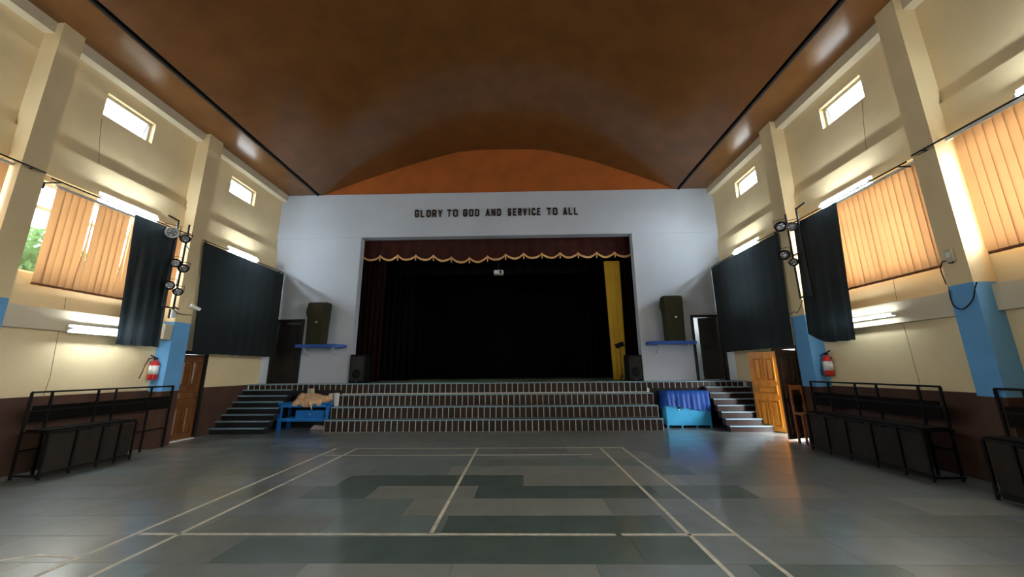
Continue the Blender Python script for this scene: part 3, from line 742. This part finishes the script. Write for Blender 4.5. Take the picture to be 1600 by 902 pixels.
def blinds(s, y0, y1, zt, zb, label, gaps=(), seed=1):
    X, sg = side(s); x = X+sg*.18; r = random.Random(seed)
    o = empty('vertical_blind', (x, (y0+y1)/2, zt)); tag(o, label, 'blind', 'orange vertical blinds')
    MB().bbox(x-.025, x+.025, y0-.03, y1+.03, zt, zt+.05, .006).build('head_rail', wplast, o)
    pitch = .112; n = int((y1-y0)/pitch); wv = .127
    for k in range(n):
        y = y0+(k+.5)*pitch
        tw = any(a < y < c for a, c in gaps)
        ang = math.radians(8+r.uniform(-2.5, 2.5))*sg; dx, dy = math.sin(ang)*wv/2, math.cos(ang)*wv/2
        bw = .006; lean = r.uniform(-.008, .008); vs = []
        for t in (0, .5, 1):
            z = zt+(zb-zt)*t
            if tw: ang = math.radians(-50+56*t*t)*sg; dx, dy = math.sin(ang)*wv/2, math.cos(ang)*wv/2
            vs += [(x-dx, y-dy+lean*t, z), (x+bw*sg, y+lean*t, z), (x+dx, y+dy+lean*t, z)]
        b = MB().add(vs, [(0,1,4,3),(1,2,5,4),(3,4,7,6),(4,5,8,7)], 0, True)
        v = b.build('vane', blind, o)
        MB().bar((x-dx, y-dy+lean, zb+.012), (x+dx, y+dy+lean, zb+.012), .012, .04).build('bottom_weight', blindw, v)
blinds('left', 5.80, 8.28, 4.83, 3.09, 'orange vertical blind on the left wall with open gaps, beside the tree window', gaps=((6.36,6.45),(7.0,7.09)), seed=2)
blinds('left', 2.45, 5.14, 4.90, 3.10, 'orange vertical blind at the left edge of the view', seed=3)
blinds('right', 5.55, 8.28, 4.88, 3.12, 'orange vertical blind on the right wall between pillar and black curtain', gaps=(), seed=4)
blinds('right', 2.45, 5.10, 4.96, 3.14, 'orange vertical blind at the right edge of the view', seed=5)

# ================================================================ TUBE LIGHTS
def tube_light(s, y0, z, label, off=.14, L=1.19, plate=.10, M=None):
    X, sg = side(s); x = X+sg*off
    o = empty('tube_light', (x, y0+L/2, z)); tag(o, label, 'tube light', 'fluorescent tube lights on the side walls')
    xa, xb = sorted((x, x+sg*.012)); box('reflector_plate', wplast, xa, xb, y0, y0+L, z-plate, z+plate, o)  # plate height chosen to shade the wall and thicken the tube's glow
    MB().tube([(x+sg*.05, y0+.03, z), (x+sg*.05, y0+L-.03, z)], .02, 10).build('tube', M or tubem, o)
    for y in (y0, y0+L-.03): box('end_cap', wplast, *sorted((x+sg*.012, x+sg*.075)), y, y+.03, z-.024, z+.024, o)
    for y in (y0+.2, y0+L-.2): MB().bar((X, y, z), (x, y, z), .03).build('mounting_arm', wplast, o)
tube_light('left', 6.43, 5.0, 'lit tube light above the orange blind on the left wall')
tube_light('left', 9.66, 5.01, 'lit tube light above the wide black curtain on the left wall')
tube_light('left', 6.48, 2.42, 'lit tube light low on the left wall under the window', plate=.07, M=tubel)
tube_light('left', 3.1, 5.03, 'tube light on the left wall above the blind nearest the viewer')
tube_light('right', 6.36, 5.0, 'lit tube light above the orange blind on the right wall')
tube_light('right', 9.68, 5.03, 'lit tube light above the wide black curtain on the right wall')
tube_light('right', 6.50, 2.52, 'thin lit tube light low on the right wall below the blind', plate=.03, M=tubed)
tube_light('right', 3.12, 5.06, 'lit tube light above the blind at the right edge of the view')

# ================================================================ LIGHT RACKS
def par(name, p, d, M, parent, r=.085):
    d = Vector(d).normalized(); rot = Vector((0,0,1)).rotation_difference(d).to_matrix().to_4x4()
    o = MB().lathe([(r*.45,-.13),(r*.85,-.10),(r,-.02),(r,.03),(r*.92,.03),(r*.9,.012)], p, 16, M=rot).build(name, M, parent)
    MB().lathe([(r*.88,.008),(r*.6,.016)], p, 14, M=rot).build('lens', lensm, o)
    b = MB()
    for k in range(4):
        a = math.pi/4+k*math.pi/2; q = rot @ Vector((r*.45*math.cos(a), r*.45*math.sin(a), .017))
        b.lathe([(r*.28,0),(r*.2,.012)], Vector(p)+q, 8, M=rot)
    b.build('led', chrome, o)
    sd = d.cross(Vector((0,0,1))).normalized()*(r+.012); P = Vector(p)
    MB().tube([P+sd, P+sd+Vector((0,0,r+.05)), P-sd+Vector((0,0,r+.05)), P-sd], .008, 6).build('yoke', bmetal, o)
def rack(s, x, poles, z0, z1, cans, label):
    X, sg = side(s); o = empty('light_rack', (x, poles[0], z0)); tag(o, label, 'light rack', 'stage light racks on the pillars')
    for y in poles: MB().tube([(x,y,z0),(x,y,z1)], .02, 8).build('pole', bmetal, o)
    for z in (z0+.03, (z0+z1)/2, z1-.35): MB().tube([(x,poles[0],z),(x,poles[-1],z)], .016, 8).build('cross_bar', bmetal, o)
    MB().tube([(x,poles[0],z1-.02),(x+sg*.02,poles[0]-.28,z1)], .02, 6).build('top_arm', bmetal, o)
    for z in (z0+.06, z1-.5): MB().bar((x, poles[-1], z), (X+sg*(PD-.01), 8.37, z), .03).build('wall_bracket', bmetal, o)
    for p, dr, M, r in cans: par('par_light', p, dr, M, o, r)
rack('left', -7.86, (7.78, 8.06), 3.02, 5.06, [((-7.80,7.62,4.70),(.75,-.55,-.25),wplast,.125),((-7.82,7.98,4.68),(.7,-.6,-.3),bplast,.1),
     ((-7.80,7.84,4.05),(.7,-.6,-.2),bplast,.1),((-7.80,8.05,3.98),(.8,-.5,-.2),bplast,.1),((-7.80,7.80,3.52),(.7,-.6,-.2),bplast,.1),((-7.80,8.03,3.42),(.8,-.5,-.2),bplast,.09)],
     'black rack of round stage lights by the left pillar, one light white')
rack('right', 6.20, (7.78, 8.12), 3.1, 5.10, [((6.12,8.22,4.84),(-.7,-.65,-.1),bplast,.12),((6.14,7.92,4.72),(-.7,-.6,-.2),gmetal,.105),
     ((6.12,8.26,4.16),(-.75,-.6,-.1),bplast,.115),((6.14,8.04,3.92),(-.7,-.6,-.3),bplast,.09)],
     'black rack of round stage lights by the right pillar')

# ================================================================ SMALL WALL THINGS
def extinguisher(x, y, zb, r, h, label, hose):
    o = empty('fire_extinguisher', (x, y, zb)); tag(o, label, 'fire extinguisher', 'red fire extinguishers')
    MB().lathe([(r*.9,0),(r,.02),(r,h*.78),(r*.8,h*.87),(r*.35,h*.93),(r*.3,h)], (x,y,zb), 18).build('cylinder', redp, o)
    MB().lathe([(r*1.015,h*.26),(r*1.015,h*.70)], (x,y,zb), 18).build('paper_label', labelp, o)
    MB().box(x-.02,x+.02,y-.03,y+.03,zb+h,zb+h+.05).bar((x,y-.02,zb+h+.05),(x,y-.13,zb+h+.09),.02).build('valve_head', bmetal, o)
    MB().tube(hose, .011, 7).build('hose', bmetal, o)
    box('wall_hook', bmetal, *sorted((x, (LW if x < 0 else RW))), y-.02, y+.02, zb+h*.86, zb+h*.9, o)
ex = -8.24; extinguisher(ex, 8.27, 1.47, .085, .44, 'red fire extinguisher with white label and long hose beside the left blue pillar', [(ex,8.22,1.95),(ex+.02,8.10,1.93),(ex+.04,8.02,1.80),(ex+.05,7.97,1.62),(ex+.05,7.93,1.50)])
ex = 6.60; extinguisher(ex, 8.22, 1.44, .085, .44, 'red fire extinguisher beside the right blue pillar', [(ex,8.26,1.92),(ex-.03,8.36,1.86),(ex-.08,8.36,1.66),(ex-.07,8.33,1.45)])
cc = empty('security_camera', (-8.0, 8.72, 3.15)); tag(cc, 'small white security camera on the left pillar', 'camera')
MB().tube([(-8.03,8.58,3.17),(-7.93,8.60,3.18)], .02, 10).build('mount', wplast, cc)
MB().tube([(-7.93,8.56,3.21),(-7.87,8.76,3.13)], .04, 12).build('camera_body', wplast, cc); MB().tube([(-7.87,8.76,3.13),(-7.866,8.772,3.125)], .032, 12).build('lens', bplast, cc)
sb = empty('junction_box', (-8.2, 8.2, 2.5)); tag(sb, 'beige metal junction box below the light rack beside the left pillar', 'electrical box')
MB().bbox(-8.22,-8.04,8.12,8.33,2.36,2.70,.012).build('box_body', beigep, sb); box('box_lid', beigep, -8.045,-8.03,8.135,8.315,2.38,2.68, sb)
sw = empty('switch_box', (6.38, 5.34, 3.2)); tag(sw, 'small pale switch box on the nearest right pillar', 'electrical box')
MB().bbox(6.345,6.39,5.30,5.40,3.12,3.31,.008).build('box_body', beigep, sw); box('switch', labelp, 6.338,6.346,5.32,5.38,3.19,3.27, sw)
mp = empty('meter_panel', (-8.1, 8.28, 2.9)); tag(mp, 'small pale panel with dark frame under the left light rack', 'electrical box')
MB().bbox(-8.08,-8.02,8.22,8.33,2.86,3.04,.008).build('box_body', wplast, mp); box('panel_frame', bmetal, -8.09,-8.06,8.20,8.22,2.84,3.06, mp)
def wire(name, pts, label, r=.008):
    # smooth through points
    P = [Vector(p) for p in pts]; out = []
    for i in range(len(P)-1):
        a, b_, c, d = P[max(i-1,0)], P[i], P[i+1], P[min(i+2,len(P)-1)]
        for k in range(6):
            t = k/6; out.append(.5*((2*b_)+(-a+c)*t+(2*a-5*b_+4*c-d)*t*t+(-a+3*b_-3*c+d)*t**3))
    out.append(P[-1]); return tag(MB().tube(out, r, 6).build(name, wirem), label, 'cable')
wire('hanging_cable', [(6.36,5.47,2.72),(6.35,5.46,2.50),(6.35,5.36,2.42),(6.35,5.22,2.52),(6.36,5.16,2.68),(6.36,5.12,2.76)], 'black cable hanging in a loop on the nearest right blue pillar')
wire('switch_cable', [(6.37,5.30,3.14),(6.36,5.36,3.10),(6.36,5.44,3.16),(6.38,5.52,3.06),(6.40,5.52,2.82)], 'dark cable curling from the switch box on the right pillar', .007)
wire('rack_cable', [(6.36,8.74,2.84),(6.35,8.6,2.88),(6.34,8.45,2.86),(6.3,8.2,3.08)], 'black cable from the right light rack across the pillar')
wire('pillar_cable', [(-7.86,8.06,3.05),(-7.99,8.3,2.98),(-8.0,8.5,2.97),(-8.0,8.72,2.99)], 'black cable from the left light rack across the pillar')

# ================================================================ METAL BENCHES
def steel_bench(s, y0, y1, fy0, fy1, posts, fposts, label):
    X, sg = side(s); xb = X+sg*.37; xf = X+sg*.82
    o = empty('steel_bench', (xb, (y0+y1)/2, 0)); tag(o, label, 'bench', 'black steel bench frames along the walls')
    MB().bar((xb,y0,1.32),(xb,y1,1.32),.03).build('top_rail', bmetal, o)
    for z in (1.02, .42): MB().bar((xb,y0,z),(xb,y1,z),.03).build('back_rail', bmetal, o)
    for y in posts: MB().bar((xb,y,0),(xb,y,1.32),.028).build('back_post', bmetal, o)
    MB().box(*sorted((xb-.012,xb+.012)), y0+.06, y1-.06, .84, 1.10).build('back_board', benchb, o)
    MB().bar((xf,fy0,.70),(xf,fy1,.70),.03).build('front_rail', bmetal, o)
    for y in fposts: MB().bar((xf,y,0),(xf,y,.70),.028).build('front_post', bmetal, o)
    for y in (fy0, fy1): MB().bar((xf,y,.70),(xb,y,.70),.03).bar((xf,y,.06),(xb,y,.06),.03).build('side_rail', bmetal, o)
    xa, xc = sorted((xb+sg*.05, xf)); wv = (xc-xa)/3
    for k in range(3): box('seat_slat', benchb, xa+k*wv+.01, xa+(k+1)*wv-.01, fy0, fy1, .715, .74, o)
    MB().bar((xf,fy0,.08),(xf,fy1,.08),.03).build('foot_rail', bmetal, o)
    box('added_front_board', boardb, *sorted((xf-.01*sg-sg*.01, xf-.03*sg)), fy0+.03, fy1-.03, .02, .66, o)  # board added for the brown wainscot and shade seen below the seat
steel_bench('left', 6.05, 8.55, 6.05, 7.42, (6.05,6.32,7.03,7.34,8.05,8.55), (6.05,6.45,6.85,7.15,7.42), 'black steel bench frame along the left wall below the low tube light')
steel_bench('right', 5.90, 8.45, 5.86, 8.10, (5.90,6.22,6.93,7.36,7.98,8.45), (5.86,6.25,6.7,7.2,7.65,8.10), 'black steel bench frame along the right wall, the farther one')
steel_bench('right', 2.9, 5.24, 2.9, 5.14, (2.9,3.6,4.3,4.95,5.24), (2.9,3.6,4.4,4.85,5.14), 'black steel bench frame at the right edge of the view')
wc = empty('wooden_chair', (6.22, 8.62, 0)); tag(wc, 'orange brown wooden chair between the right steel bench and the blue pillar', 'chair')
for x in (6.10, 6.34):
    MB().bar((x,8.74,0),(x,8.78,1.24),.04).build('rear_leg', chairw, wc); MB().bar((x,8.52,0),(x,8.52,.60),.04).build('front_leg', chairw, wc)
box('seat', chairw, 6.07, 6.37, 8.49, 8.76, .60, .65, wc); MB().bar((6.10,8.78,1.18),(6.34,8.78,1.18),.04,.10).build('back_rail', chairw, wc); MB().bar((6.10,8.77,.92),(6.34,8.77,.92),.03,.22).build('backrest', benchb, wc)

# ================================================================ OUTSIDE
og = MB().box(-40, LW-.24, -15, 30, -.4, -.3).box(RW+.24, 40, -15, 30, -.15, -.05); ogo = og.build('outdoor_ground', outg); struct(ogo, 'pale paved ground outside the hall', 'ground')
def tree(x, y, h, r, label, seed):
    o = empty('tree', (x, y, -.3)); tag(o, label, 'tree', 'trees outside the left windows'); q = random.Random(seed)
    MB().tube([(x,y,-.3),(x+.1,y,h*.4),(x,y+.1,h*.75)], [.14,.1,.04], 8).build('trunk', bark, o)
    b = MB()
    for k in range(2600):
        a, bb_ = q.uniform(0, 6.283), math.acos(q.uniform(-1, 1)); rr = r*q.random()**.4
        c = Vector((x+rr*math.sin(bb_)*math.cos(a), y+rr*math.sin(bb_)*math.sin(a), h*.72+rr*1.25*math.cos(bb_)))
        t = Vector((q.uniform(-1,1),q.uniform(-1,1),q.uniform(-1,1))).normalized(); u = t.orthogonal().normalized(); L = q.uniform(.12,.2)
        b.add([c-t*L, c+u*L*.4, c+t*L, c-u*L*.4], [(0,1,2,3)])
    f = b.build('foliage', leafm, o); f['kind'] = 'stuff'
tree(-13.5, 9.4, 5.2, 1.5, 'leafy green tree outside the left window gap', 1)
tree(-17.5, 14.5, 6.0, 1.9, 'farther leafy tree outside the left windows', 2)
